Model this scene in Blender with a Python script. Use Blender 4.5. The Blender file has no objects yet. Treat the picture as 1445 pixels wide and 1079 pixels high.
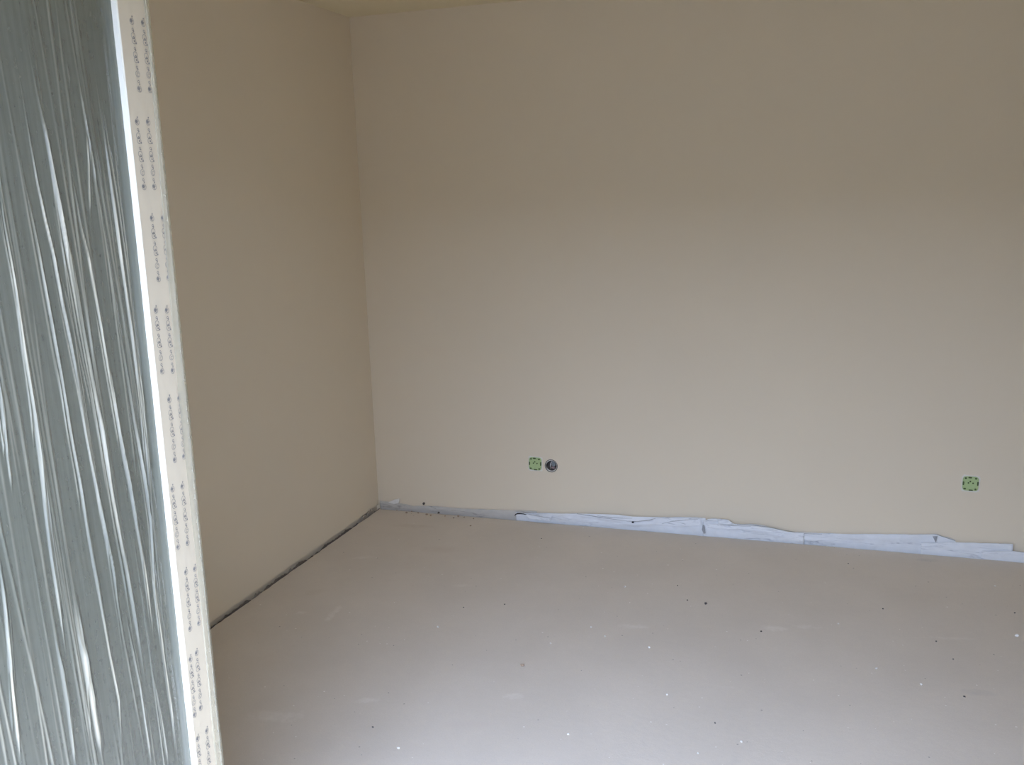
import bpy, bmesh, math, random
from mathutils import Vector, Matrix, noise

random.seed(7)
SC = bpy.context.scene
COL = SC.collection
PI = math.pi

# ------------------------------------------------------------------ camera
IW, IH = 1445.0, 1079.0
F_PX = 1352.7
YAW, PITCH, ROLL = 0.3292, 0.1961, -0.0313
CAM = Vector((2.3852, -4.6104, 1.7073))
_fw = Vector((-math.sin(YAW) * math.cos(PITCH), math.cos(YAW) * math.cos(PITCH), -math.sin(PITCH)))
_r = Vector((math.cos(YAW), math.sin(YAW), 0))
_u = _r.cross(_fw)
RIGHT = _r * math.cos(ROLL) + _u * math.sin(ROLL)
UP = -_r * math.sin(ROLL) + _u * math.cos(ROLL)
FWD = _fw
cam_data = bpy.data.cameras.new('camera')
cam = bpy.data.objects.new('camera', cam_data)
COL.objects.link(cam)
cam.matrix_world = Matrix((
    (RIGHT.x, UP.x, -FWD.x, CAM.x),
    (RIGHT.y, UP.y, -FWD.y, CAM.y),
    (RIGHT.z, UP.z, -FWD.z, CAM.z),
    (0, 0, 0, 1)))
cam_data.sensor_fit = 'HORIZONTAL'
cam_data.sensor_width = 36.0
cam_data.lens = 36.0 * F_PX / IW
cam_data.clip_start = 0.02
cam_data.clip_end = 400
SC.camera = cam

# ------------------------------------------------------------------ world (overcast daylight)
W = bpy.data.worlds.new('overcast_sky')
SC.world = W
W.use_nodes = True
nt = W.node_tree
nt.nodes.clear()
wo = nt.nodes.new('ShaderNodeOutputWorld')
bg = nt.nodes.new('ShaderNodeBackground')
tc = nt.nodes.new('ShaderNodeTexCoord')
sx = nt.nodes.new('ShaderNodeSeparateXYZ')
rp = nt.nodes.new('ShaderNodeValToRGB')
rp.color_ramp.elements[0].position = 0.0
rp.color_ramp.elements[0].color = (0.73 * .36, 0.90 * .36, 1.29 * .36, 1)   # overcast sky: zenith about 2.5 times the horizon
rp.color_ramp.elements[1].position = 1.0
rp.color_ramp.elements[1].color = (0.73, 0.90, 1.29, 1)
nt.links.new(tc.outputs['Generated'], sx.inputs[0])
nt.links.new(sx.outputs['Z'], rp.inputs[0])
nt.links.new(rp.outputs[0], bg.inputs['Color'])
bg.inputs['Strength'].default_value = 12.0
nt.links.new(bg.outputs[0], wo.inputs[0])

# door opening numbers (used by the portal and the structure)
XS = 1.185                       # face plane of the open door leaf, parallel to the left wall
Y_IN, Y_OUT = -3.90, -4.22       # inner and outer face of the facade wall
OX0, OX1, OZ1 = 1.10, 2.62, 2.32
ROOM_X1, CEIL = 7.4, 2.6

pl = bpy.data.lights.new('door_daylight_portal', 'AREA')
pl.shape = 'RECTANGLE'
pl.size, pl.size_y = OX1 - OX0, OZ1
pl.cycles.is_portal = True
po = bpy.data.objects.new('door_daylight_portal', pl)
COL.objects.link(po)
po.location = ((OX0 + OX1) / 2, Y_OUT - 0.01, OZ1 / 2)
po.rotation_euler = (PI / 2, 0, 0)

SC.view_settings.view_transform = 'Standard'
SC.view_settings.look = 'None'
SC.view_settings.gamma = 1
SC.view_settings.use_curve_mapping = False
SC.view_settings.exposure = 1.04
SC.cycles.max_bounces = 10
SC.cycles.diffuse_bounces = 7
SC.cycles.transparent_max_bounces = 24
SC.cycles.sample_clamp_indirect = 8


# ------------------------------------------------------------------ helpers
def ray(x, y):
    return FWD + RIGHT * ((x - IW / 2) / F_PX) - UP * ((y - IH / 2) / F_PX)


def hit(x, y, axis, val):
    """point on the plane axis = val that the photograph shows at pixel x, y"""
    d = ray(x, y)
    return CAM + d * ((val - CAM[axis]) / d[axis])


def tag(o, label=None, cat=None, group=None, kind=None):
    if label: o['label'] = label
    if cat: o['category'] = cat
    if group: o['group'] = group
    if kind: o['kind'] = kind
    return o


def obj(name, bm, m=None, parent=None, smooth=False):
    me = bpy.data.meshes.new(name)
    bm.normal_update()
    bm.to_mesh(me)
    bm.free()
    if smooth:
        for p in me.polygons: p.use_smooth = True
    o = bpy.data.objects.new(name, me)
    COL.objects.link(o)
    if m: me.materials.append(m)
    if parent: o.parent = parent
    return o


def empty(name, loc=(0, 0, 0)):
    o = bpy.data.objects.new(name, None)
    o.empty_display_size = 0.05
    COL.objects.link(o)
    o.location = loc
    bpy.context.view_layer.update()
    return o


def child_of(o, parent):
    """parent an object whose mesh is in world coordinates"""
    o.parent = parent
    o.matrix_parent_inverse = Matrix.Translation(-parent.location)
    return o


def bx(bm, x0, x1, y0, y1, z0, z1):
    vs = [bm.verts.new(c) for c in ((x0, y0, z0), (x1, y0, z0), (x1, y1, z0), (x0, y1, z0),
                                    (x0, y0, z1), (x1, y0, z1), (x1, y1, z1), (x0, y1, z1))]
    for f in ((0, 3, 2, 1), (4, 5, 6, 7), (0, 1, 5, 4), (1, 2, 6, 5), (2, 3, 7, 6), (3, 0, 4, 7)):
        bm.faces.new([vs[i] for i in f])


def box(name, a, m, parent=None, bevel=0.0):
    bm = bmesh.new()
    bx(bm, *a)
    if bevel:
        bmesh.ops.bevel(bm, geom=bm.edges[:], offset=bevel, segments=2, affect='EDGES', profile=0.5)
    o = obj(name, bm, m)
    if parent: child_of(o, parent)
    return o


def prism(bm, prof, axis, a, b):
    """extrude a closed 2-D profile along axis ('x','y','z') from a to b"""
    def P(p, t):
        if axis == 'z': return (p[0], p[1], t)
        if axis == 'y': return (p[0], t, p[1])
        return (t, p[0], p[1])
    lo = [bm.verts.new(P(p, a)) for p in prof]
    hi = [bm.verts.new(P(p, b)) for p in prof]
    n = len(prof)
    for i in range(n):
        j = (i + 1) % n
        bm.faces.new((lo[i], lo[j], hi[j], hi[i]))
    bm.faces.new(lo[::-1])
    bm.faces.new(hi)
    bmesh.ops.recalc_face_normals(bm, faces=bm.faces[:])


def interp(pts, x):
    if x <= pts[0][0]: return pts[0][1]
    for (x0, y0), (x1, y1) in zip(pts, pts[1:]):
        if x <= x1:
            return y0 + (y1 - y0) * (x - x0) / (x1 - x0) if x1 > x0 else y1
    return pts[-1][1]


def nz(*c):
    return noise.noise(Vector(c))


# ------------------------------------------------------------------ materials
def mat(name):
    m = bpy.data.materials.new(name)
    m.use_nodes = True
    b = m.node_tree.nodes['Principled BSDF']
    return m, m.node_tree, b


def N(t, kind, **kw):
    n = t.nodes.new(kind)
    for k, v in kw.items():
        if k.startswith('i_'): n.inputs[k[2:].replace('_', ' ')].default_value = v
        else: setattr(n, k, v)
    return n


def math_node(t, op, a=None, b=None, c=None):
    n = t.nodes.new('ShaderNodeMath')
    n.operation = op
    for i, v in enumerate((a, b, c)):
        if v is None: continue
        if isinstance(v, (int, float)): n.inputs[i].default_value = v
        else: t.links.new(v, n.inputs[i])
    return n.outputs[0]


def mixc(t, fac, a, b):
    n = t.nodes.new('ShaderNodeMix')
    n.data_type = 'RGBA'
    for s, v in ((0, fac), (6, a), (7, b)):
        if isinstance(v, (int, float)): n.inputs[s].default_value = v
        elif isinstance(v, tuple): n.inputs[s].default_value = (*v, 1)
        else: t.links.new(v, n.inputs[s])
    return n.outputs[2]


def simple(name, c, rough=0.5, var=0.06, scale=40.0, spec=0.4, bump=0.0):
    m, t, b = mat(name)
    g = N(t, 'ShaderNodeNewGeometry')
    n = N(t, 'ShaderNodeTexNoise', i_Scale=scale, i_Detail=4.0)
    t.links.new(g.outputs['Position'], n.inputs['Vector'])
    lo = tuple(v * (1 - var) for v in c)
    hi = tuple(min(1, v * (1 + var)) for v in c)
    t.links.new(mixc(t, n.outputs['Fac'], lo, hi), b.inputs['Base Color'])
    b.inputs['Roughness'].default_value = rough
    b.inputs['Specular IOR Level'].default_value = spec
    if bump:
        bp = N(t, 'ShaderNodeBump', i_Strength=bump, i_Distance=0.002)
        t.links.new(n.outputs['Fac'], bp.inputs['Height'])
        t.links.new(bp.outputs[0], b.inputs['Normal'])
    return m


def plaster(name, c):
    """skim-coated wall: faint cloudy patches, trowel sweeps and fine tooth"""
    m, t, b = mat(name)
    g = N(t, 'ShaderNodeNewGeometry')
    n1 = N(t, 'ShaderNodeTexNoise', i_Scale=1.6, i_Detail=3.0, i_Roughness=0.55)
    n2 = N(t, 'ShaderNodeTexNoise', i_Scale=9.0, i_Detail=5.0, i_Roughness=0.6, i_Distortion=0.6)
    n3 = N(t, 'ShaderNodeTexNoise', i_Scale=260.0, i_Detail=2.0)
    for n in (n1, n2, n3): t.links.new(g.outputs['Position'], n.inputs['Vector'])
    c1 = mixc(t, n1.outputs['Fac'], tuple(v * .975 for v in c), tuple(min(1, v * 1.02) for v in c))
    k = math_node(t, 'MULTIPLY', n2.outputs['Fac'], 0.12)
    c2 = mixc(t, k, c1, tuple(v * .9 for v in c))
    k3 = math_node(t, 'MULTIPLY', n3.outputs['Fac'], 0.10)
    c3 = mixc(t, k3, c2, tuple(v * .8 for v in c))
    t.links.new(c3, b.inputs['Base Color'])
    b.inputs['Roughness'].default_value = 0.85
    b.inputs['Specular IOR Level'].default_value = 0.15
    bp = N(t, 'ShaderNodeBump', i_Strength=0.25, i_Distance=0.0015)
    h = math_node(t, 'ADD', math_node(t, 'MULTIPLY', n2.outputs['Fac'], 1.5), math_node(t, 'MULTIPLY', n3.outputs['Fac'], 0.35))
    t.links.new(h, bp.inputs['Height'])
    t.links.new(bp.outputs[0], b.inputs['Normal'])
    return m


def screed(name, c, smears):
    """cement screed: mottled, speckled, with dried plaster smears at given places"""
    m, t, b = mat(name)
    g = N(t, 'ShaderNodeNewGeometry')
    P = g.outputs['Position']
    n1 = N(t, 'ShaderNodeTexNoise', i_Scale=2.2, i_Detail=5.0, i_Roughness=0.6)
    n2 = N(t, 'ShaderNodeTexNoise', i_Scale=34.0, i_Detail=4.0, i_Roughness=0.65)
    n3 = N(t, 'ShaderNodeTexNoise', i_Scale=210.0, i_Detail=2.0)
    for n in (n1, n2, n3): t.links.new(P, n.inputs['Vector'])
    col = mixc(t, n1.outputs['Fac'], tuple(v * .88 for v in c), tuple(v * 1.12 for v in c))
    col = mixc(t, math_node(t, 'MULTIPLY', n2.outputs['Fac'], 0.34), col, tuple(v * .82 for v in c))
    col = mixc(t, math_node(t, 'MULTIPLY', n3.outputs['Fac'], 0.34), col, tuple(v * .6 for v in c))
    # tiny pale and dark grains
    v = N(t, 'ShaderNodeTexVoronoi', i_Scale=36.0)
    t.links.new(P, v.inputs['Vector'])
    sep = N(t, 'ShaderNodeSeparateColor')
    t.links.new(v.outputs['Color'], sep.inputs[0])
    dot = math_node(t, 'LESS_THAN', v.outputs['Distance'], math_node(t, 'MULTIPLY', sep.outputs[1], 0.13))
    pale = math_node(t, 'MULTIPLY', dot, math_node(t, 'GREATER_THAN', sep.outputs[0], 0.80))
    dark = math_node(t, 'MULTIPLY', dot, math_node(t, 'LESS_THAN', sep.outputs[0], 0.14))
    col = mixc(t, math_node(t, 'MULTIPLY', pale, 0.75), col, (0.92, 0.88, 0.82))
    col = mixc(t, math_node(t, 'MULTIPLY', dark, 0.6), col, (0.16, 0.14, 0.12))
    # thin trowelled streaks of dried plaster
    mp = N(t, 'ShaderNodeMapping')
    mp.inputs['Scale'].default_value = (3.2, 14.0, 1.0)
    mp.inputs['Rotation'].default_value = (0, 0, 0.35)
    t.links.new(P, mp.inputs['Vector'])
    n4 = N(t, 'ShaderNodeTexNoise', i_Scale=1.6, i_Detail=6.0, i_Roughness=0.7)
    t.links.new(mp.outputs[0], n4.inputs['Vector'])
    st = N(t, 'ShaderNodeMapRange')
    st.inputs['From Min'].default_value = 0.64
    st.inputs['From Max'].default_value = 0.80
    t.links.new(n4.outputs['Fac'], st.inputs['Value'])
    col = mixc(t, math_node(t, 'MULTIPLY', st.outputs[0], 0.4), col, (0.84, 0.79, 0.73))
    s3 = N(t, 'ShaderNodeSeparateXYZ')
    t.links.new(P, s3.inputs[0])
    X, Y = s3.outputs[0], s3.outputs[1]
    wob = math_node(t, 'MULTIPLY', math_node(t, 'SUBTRACT', n2.outputs['Fac'], 0.5), 4.5)
    for (cx, cy, rx, ry, ang, tone, k) in smears:
        ca, sa = math.cos(ang), math.sin(ang)
        dx, dy = math_node(t, 'SUBTRACT', X, cx), math_node(t, 'SUBTRACT', Y, cy)
        u = math_node(t, 'ADD', math_node(t, 'MULTIPLY', dx, ca / rx), math_node(t, 'MULTIPLY', dy, sa / rx))
        w = math_node(t, 'ADD', math_node(t, 'MULTIPLY', dx, -sa / ry), math_node(t, 'MULTIPLY', dy, ca / ry))
        d = math_node(t, 'ADD', math_node(t, 'MULTIPLY', u, u), math_node(t, 'MULTIPLY', w, w))
        d = math_node(t, 'ADD', d, wob)
        mr = N(t, 'ShaderNodeMapRange')
        mr.inputs['From Min'].default_value = 1.25
        mr.inputs['From Max'].default_value = -0.3
        mr.inputs['To Max'].default_value = k * .6
        t.links.new(d, mr.inputs['Value'])
        col = mixc(t, mr.outputs[0], col, tone)
    t.links.new(col, b.inputs['Base Color'])
    b.inputs['Roughness'].default_value = 0.7
    b.inputs['Specular IOR Level'].default_value = 0.25
    bp = N(t, 'ShaderNodeBump', i_Strength=0.3, i_Distance=0.002)
    t.links.new(math_node(t, 'ADD', n2.outputs['Fac'], math_node(t, 'MULTIPLY', n3.outputs['Fac'], 0.4)), bp.inputs['Height'])
    t.links.new(bp.outputs[0], b.inputs['Normal'])
    return m


def film(name, c, alpha, rough, spec=0.9, ior=1.5):
    """thin plastic sheet: part of the light passes straight through, the rest is milky and glossy"""
    m, t, b = mat(name)
    out = t.nodes['Material Output']
    b.inputs['Base Color'].default_value = (*c, 1)
    b.inputs['Roughness'].default_value = rough
    b.inputs['Specular IOR Level'].default_value = spec
    b.inputs['IOR'].default_value = ior
    g = N(t, 'ShaderNodeNewGeometry')
    n = N(t, 'ShaderNodeTexNoise', i_Scale=60.0, i_Detail=4.0)
    t.links.new(g.outputs['Position'], n.inputs['Vector'])
    mr = N(t, 'ShaderNodeMapRange')
    mr.inputs['To Min'].default_value = max(0, alpha - 0.05)
    mr.inputs['To Max'].default_value = min(1, alpha + 0.05)
    t.links.new(n.outputs['Fac'], mr.inputs['Value'])
    tr = N(t, 'ShaderNodeBsdfTransparent')
    tr.inputs['Color'].default_value = (0.93, 0.96, 0.95, 1)
    mx = N(t, 'ShaderNodeMixShader')
    t.links.new(mr.outputs[0], mx.inputs[0])
    t.links.new(tr.outputs[0], mx.inputs[1])
    t.links.new(b.outputs[0], mx.inputs[2])
    t.links.new(mx.outputs[0], out.inputs['Surface'])
    return m


def glass(name):
    m, t, b = mat(name)
    out = t.nodes['Material Output']
    tr = N(t, 'ShaderNodeBsdfTransparent')
    tr.inputs['Color'].default_value = (0.82, 0.90, 0.87, 1)
    gl = N(t, 'ShaderNodeBsdfGlossy')
    gl.inputs['Roughness'].default_value = 0.02
    fr = N(t, 'ShaderNodeFresnel', i_IOR=1.5)
    mx = N(t, 'ShaderNodeMixShader')
    t.links.new(fr.outputs[0], mx.inputs[0])
    t.links.new(tr.outputs[0], mx.inputs[1])
    t.links.new(gl.outputs[0], mx.inputs[2])
    t.links.new(mx.outputs[0], out.inputs['Surface'])
    return m


WALL_C = (0.80, 0.695, 0.53)
M_wall = plaster('wall_plaster', WALL_C)
M_ceil = plaster('ceiling_plaster', (0.80, 0.70, 0.48))


def fl(px, py, wx, wy, ang, tone, k):
    p = hit(px, py, 2, 0)
    return (p.x, p.y, wx, wy, ang, tone, k)


PALE, DARK = (0.90, 0.85, 0.78), (0.36, 0.34, 0.34)
SMEARS = [
    fl(470, 866, .018, .075, 0.1, PALE, .5), fl(424, 864, .03, .014, .5, PALE, .35), fl(725, 982, .035, .02, .3, PALE, .5),
    fl(893, 884, .06, .02, .2, PALE, .4), fl(1092, 886, .055, .026, .1, PALE, .45), fl(1136, 884, .06, .018, .15, PALE, .3),
    fl(390, 1010, .10, .035, .3, PALE, .35), fl(517, 988, .045, .018, .4, PALE, .4), fl(660, 1022, .09, .025, .3, (0.62, .5, .45), .3),
    fl(1380, 977, .055, .022, .1, DARK, .4), fl(1308, 790, .05, .02, .1, DARK, .45), fl(650, 826, .04, .02, .3, PALE, .3),
    fl(620, 775, .10, .05, .2, (0.50, 0.40, 0.30), .35), fl(585, 742, .12, .03, .1, (0.48, 0.38, 0.28), .4), fl(445, 835, .05, .03, .6, (0.50, 0.40, 0.30), .3),
    fl(512, 786, .05, .02, .3, PALE, .3), fl(1330, 900, .13, .012, .2, PALE, .25),
]
M_floor = screed('floor_screed', (0.73, 0.65, 0.552), SMEARS)
M_pvc = simple('white_pvc', (0.88, 0.83, 0.70), 0.25, 0.015, 8, 0.5)
M_tape = simple('tape_film', (0.68, 0.585, 0.43), 0.38, 0.03, 25, 0.45)
M_ink = simple('grey_ink', (0.27, 0.25, 0.23), 0.5, 0.1, 90, 0.3)
M_gasket = simple('gasket_grey', (0.30, 0.33, 0.35), 0.5, 0.05, 30, 0.4)
M_spacer = simple('aluminium_spacer', (0.62, 0.68, 0.72), 0.35, 0.05, 50, 0.5)
M_film = film('milky_plastic_film', (0.185, 0.19, 0.152), 0.74, 0.16, 1.0, 1.6)
_t = M_film.node_tree                                # pale colour painted along the pleats stands in for their highlights
_a = N(_t, 'ShaderNodeAttribute', attribute_name='pleat_highlight')
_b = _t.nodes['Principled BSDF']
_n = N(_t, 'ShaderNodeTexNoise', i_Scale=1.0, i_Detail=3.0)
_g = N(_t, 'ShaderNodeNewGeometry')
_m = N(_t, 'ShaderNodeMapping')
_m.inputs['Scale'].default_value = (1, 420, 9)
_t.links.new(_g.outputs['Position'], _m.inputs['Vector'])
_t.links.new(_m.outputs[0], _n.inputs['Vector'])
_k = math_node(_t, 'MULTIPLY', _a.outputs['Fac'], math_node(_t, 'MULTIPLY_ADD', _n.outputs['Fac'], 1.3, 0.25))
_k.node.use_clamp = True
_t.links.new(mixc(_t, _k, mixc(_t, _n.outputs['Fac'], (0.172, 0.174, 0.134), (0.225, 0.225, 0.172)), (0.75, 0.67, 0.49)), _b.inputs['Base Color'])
M_clear = film('clear_plastic_film', (0.78, 0.70, 0.54), 0.36, 0.22, 0.5)
M_glass = glass('pane_glass')
def foam(name, c, shade_dirt, k):
    """crumpled foam sheet; long thin dark lines paint wrinkle shade and grime"""
    m, t, b = mat(name)
    g = N(t, 'ShaderNodeNewGeometry')
    mp = N(t, 'ShaderNodeMapping')
    mp.inputs['Scale'].default_value = (2.0, 6, 20)
    mp.inputs['Rotation'].default_value = (0, 0.07, 0)
    t.links.new(g.outputs['Position'], mp.inputs['Vector'])
    n1 = N(t, 'ShaderNodeTexNoise', i_Scale=1.0, i_Detail=4.0, i_Roughness=0.6, i_Distortion=0.8)
    t.links.new(mp.outputs[0], n1.inputs['Vector'])
    n2 = N(t, 'ShaderNodeTexNoise', i_Scale=26.0, i_Detail=4.0)
    t.links.new(g.outputs['Position'], n2.inputs['Vector'])
    ln = math_node(t, 'ABSOLUTE', math_node(t, 'SUBTRACT', n1.outputs['Fac'], 0.5))
    mr = N(t, 'ShaderNodeMapRange')
    mr.inputs['From Min'].default_value = 0.022
    mr.inputs['From Max'].default_value = 0.0
    t.links.new(ln, mr.inputs['Value'])
    m2 = N(t, 'ShaderNodeMapRange')
    m2.inputs['From Min'].default_value = 0.42
    m2.inputs['From Max'].default_value = 0.62
    t.links.new(n2.outputs['Fac'], m2.inputs['Value'])
    col = mixc(t, n2.outputs['Fac'], tuple(v * .88 for v in c), tuple(min(1, v * 1.06) for v in c))
    col = mixc(t, math_node(t, 'MULTIPLY', mr.outputs[0], math_node(t, 'MULTIPLY_ADD', m2.outputs[0], k, k * .25)), col, shade_dirt)
    t.links.new(col, b.inputs['Base Color'])
    b.inputs['Roughness'].default_value = 0.55
    b.inputs['Specular IOR Level'].default_value = 0.35
    bp = N(t, 'ShaderNodeBump', i_Strength=0.5, i_Distance=0.004)
    t.links.new(n1.outputs['Fac'], bp.inputs['Height'])
    t.links.new(bp.outputs[0], b.inputs['Normal'])
    return m


M_foam = foam('foam_strip', (0.81, 0.82, 0.82), (0.34, 0.35, 0.37), 0.5)
M_foam_old = foam('dusty_foam_strip', (0.64, 0.60, 0.53), (0.30, 0.26, 0.22), 0.6)
M_slit = simple('fold_shade_and_slit', (0.36, 0.36, 0.36), 0.8, 0.2, 60, 0.2, 0.3)  # grey that paints fold shade, also used for torn slits
M_fray = simple('frayed_strip', (0.36, 0.31, 0.25), 0.9, 0.25, 60, 0.2, 0.4)
M_dirt = simple('dark_gap_dirt', (0.21, 0.175, 0.14), 0.95, 0.3, 60, 0.1, 0.5)
M_bit = simple('gap_shade', (0.02, 0.02, 0.02), 0.6, 0.2, 60, 0.3)
M_green = simple('green_cap_plastic', (0.45, 0.57, 0.27), 0.4, 0.06, 60, 0.4)
M_greendark = simple('dark_green_slot', (0.08, 0.12, 0.04), 0.6, 0.1, 60, 0.3)
M_chip = simple('plaster_chip', (0.82, 0.79, 0.73), 0.9, 0.1, 120, 0.2, 0.4)
M_rim = simple('plaster_rim', (0.80, 0.76, 0.66), 0.9, 0.1, 120, 0.2, 0.4)
M_brown = simple('brown_chip', (0.42, 0.31, 0.22), 0.9, 0.15, 120, 0.2, 0.4)
M_grit = simple('dark_grit', (0.10, 0.09, 0.085), 0.9, 0.2, 120, 0.2, 0.4)
M_boxgrey = simple('grey_box_plastic', (0.14, 0.12, 0.10), 0.6, 0.1, 60, 0.3)
M_cable = simple('white_cable', (0.75, 0.72, 0.67), 0.5, 0.05, 60, 0.4)
M_rubber = simple('grey_rubber', (0.20, 0.22, 0.22), 0.6, 0.1, 60, 0.3)
M_rose = simple('rose_brown_plug', (0.33, 0.24, 0.22), 0.7, 0.15, 60, 0.3)
M_facade = simple('facade_render', (0.70, 0.68, 0.64), 0.9, 0.05, 4, 0.2, 0.3)
M_skyblock = simple('sky_blocker_render', (0.10, 0.10, 0.10), 0.9, 0.06, 3, 0.2, 0.3)
M_sideblock = simple('side_blocker_render', (0.22, 0.21, 0.20), 0.9, 0.06, 3, 0.2, 0.3)
M_grass = simple('bare_soil', (0.07, 0.065, 0.055), 0.9, 0.35, 3, 0.2, 0.4)
M_slab = simple('terrace_concrete', (0.09, 0.09, 0.09), 0.85, 0.1, 6, 0.2, 0.3)


# ------------------------------------------------------------------ structure
def struct(o):
    o['kind'] = 'structure'
    return o


HX, HZ, HR = 1.0117, 0.3043, 0.0335     # round flush box hole in the back wall


def back_wall():
    bm = bmesh.new()
    x0, x1, z0, z1 = -0.15, ROOM_X1 + 0.15, -0.06, CEIL + 0.15
    q = 0.06
    xs = [x0, HX - q, HX + q, x1]
    zs = [z0, HZ - q, HZ + q, z1]
    g = {(i, k): bm.verts.new((xs[i], 0, zs[k])) for i in range(4) for k in range(4)}
    for i in range(3):
        for k in range(3):
            if (i, k) == (1, 1): continue
            bm.faces.new((g[i, k], g[i + 1, k], g[i + 1, k + 1], g[i, k + 1]))
    n = 32
    ring = [bm.verts.new((HX + HR * math.cos(2 * PI * j / n), 0, HZ + HR * math.sin(2 * PI * j / n))) for j in range(n)]
    # square border of the hole cell, as fan sectors
    cor = {0: g[2, 2], 1: g[1, 2], 2: g[1, 1], 3: g[2, 1]}       # 45, 135, 225, 315 degrees
    for s in range(4):
        a = (4 + 8 * s) % n
        b = (a + 8) % n
        seq = [ring[(a + j) % n] for j in range(9)]
        bm.faces.new([cor[s]] + seq[0:1] + seq[1:] + [cor[(s + 1) % 4]])
    deep = [bm.verts.new((v.co.x, 0.055, v.co.z)) for v in ring]
    for j in range(n):
        k = (j + 1) % n
        bm.faces.new((ring[j], ring[k], deep[k], deep[j]))
    bm.faces.new(deep)
    bk = [bm.verts.new(c) for c in ((x0, .2, z0), (x1, .2, z0), (x1, .2, z1), (x0, .2, z1))]
    bm.faces.new((bk[1], bk[0], bk[3], bk[2]))
    top = [g[i, 3] for i in range(4)]
    bot = [g[i, 0] for i in range(4)]
    lef = [g[0, k] for k in range(4)]
    rig = [g[3, k] for k in range(4)]
    bm.faces.new(top + [bk[2], bk[3]])
    bm.faces.new(bot[::-1] + [bk[0], bk[1]])
    bm.faces.new(lef + [bk[3], bk[0]])
    bm.faces.new(rig[::-1] + [bk[1], bk[2]])
    bmesh.ops.triangulate(bm, faces=[f for f in bm.faces if len(f.verts) > 4])
    bmesh.ops.recalc_face_normals(bm, faces=bm.faces[:])
    return struct(obj('wall_back', bm, M_wall))


back_wall()


def wall_left():
    """left wall; its lower edge is ragged where the plaster stops above the screed"""
    bm = bmesh.new()
    n = 240
    top = [bm.verts.new((0, Y_OUT, CEIL + .1)), bm.verts.new((0, 0.0, CEIL + .1))]
    bot = []
    for i in range(n + 1):
        y = Y_OUT + (0 - Y_OUT) * i / n
        z = 0.017 + 0.006 * nz(y * 6, 0, 3) + 0.005 * nz(y * 23, 1, 7)
        bot.append(bm.verts.new((0, y, z)))
    f = bm.faces.new([top[0]] + bot + [top[1]])
    r = bmesh.ops.extrude_face_region(bm, geom=[f])
    bmesh.ops.translate(bm, vec=(-0.012, 0, 0), verts=[v for v in r['geom'] if isinstance(v, bmesh.types.BMVert)])
    bx(bm, -0.16, -0.012, Y_OUT, 0.0, -0.06, CEIL + .1)
    bmesh.ops.triangulate(bm, faces=[f for f in bm.faces if len(f.verts) > 4])
    bmesh.ops.recalc_face_normals(bm, faces=bm.faces[:])
    return struct(obj('wall_left', bm, M_wall))


wall_left()

# floor: a screed slab that stops short of the left and back wall; the joint below is open
GAPX, GAPY = 0.017, -0.030


def floor():
    bm = bmesh.new()
    pts = []
    n = 220
    for i in range(n + 1):                      # ragged edge along the left wall
        y = Y_OUT + (GAPY - Y_OUT) * i / n
        pts.append((GAPX + 0.005 * nz(y * 9, 2, 0) + 0.004 * nz(y * 31, 5, 0), y))
    for i in range(1, n + 1):
        x = GAPX + (ROOM_X1 - GAPX) * i / n
        pts.append((x, GAPY + 0.004 * nz(x * 12, 9, 1)))
    pts.append((ROOM_X1, Y_OUT))
    top = [bm.verts.new((x, y, 0)) for x, y in pts]
    f = bm.faces.new(top)
    r = bmesh.ops.extrude_face_region(bm, geom=[f])
    bmesh.ops.translate(bm, vec=(0, 0, -0.05), verts=[v for v in r['geom'] if isinstance(v, bmesh.types.BMVert)])
    bmesh.ops.triangulate(bm, faces=[f for f in bm.faces if len(f.verts) > 4])
    bmesh.ops.recalc_face_normals(bm, faces=bm.faces[:])
    return struct(obj('floor', bm, M_floor))


floor()
struct(box('floor_joint', (-0.012, ROOM_X1, Y_OUT, 0.0, -0.06, -0.05), M_dirt))
struct(box('ceiling', (-0.15, ROOM_X1 + .15, Y_OUT, 0.2, CEIL, CEIL + .15), M_ceil))
struct(box('wall_right', (ROOM_X1, ROOM_X1 + .15, Y_OUT, 0, -0.06, CEIL), M_wall))


def wall_front():
    bm = bmesh.new()
    bx(bm, 0, OX0, Y_OUT, Y_IN, -0.05, CEIL)
    bx(bm, OX1, ROOM_X1, Y_OUT, Y_IN, -0.05, CEIL)
    bx(bm, OX0, OX1, Y_OUT, Y_IN, OZ1, CEIL)
    return struct(obj('wall_front', bm, M_facade))


wall_front()
struct(box('terrace', (-1.5, 7.0, -7.6, Y_OUT, -0.16, -0.02), M_slab))
# unseen side wall added to keep sky light off the left wall
struct(box('wall_side_blocker', (3.0, 3.15, -5.4, Y_OUT, -0.02, 2.2), M_sideblock))
# unseen block added across the garden to cover the sky near the horizon
struct(box('wall_sky_blocker', (-45, 45, -30.5, -30, -0.2, 6.0), M_skyblock))
struct(box('garden_ground', (-60, 60, -80, -7.6, -0.30, -0.20), M_grass))

# door frame fixed in the opening
dn = empty('door_1', (OX0, Y_IN, 0))
struct(dn)
yf0, yf1 = Y_IN - 0.10, Y_IN - 0.03
box('jamb', (OX0, OX0 + 0.06, yf0, yf1, 0.0, OZ1), M_pvc, dn, 0.004)
box('jamb', (OX1 - 0.06, OX1, yf0, yf1, 0.0, OZ1), M_pvc, dn, 0.004)
box('head', (OX0 + .06, OX1 - .06, yf0, yf1, OZ1 - .06, OZ1), M_pvc, dn, 0.004)
box('threshold', (OX0 + .06, OX1 - .06, yf0, yf1, 0.0, 0.02), M_pvc, dn, 0.003)

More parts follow.
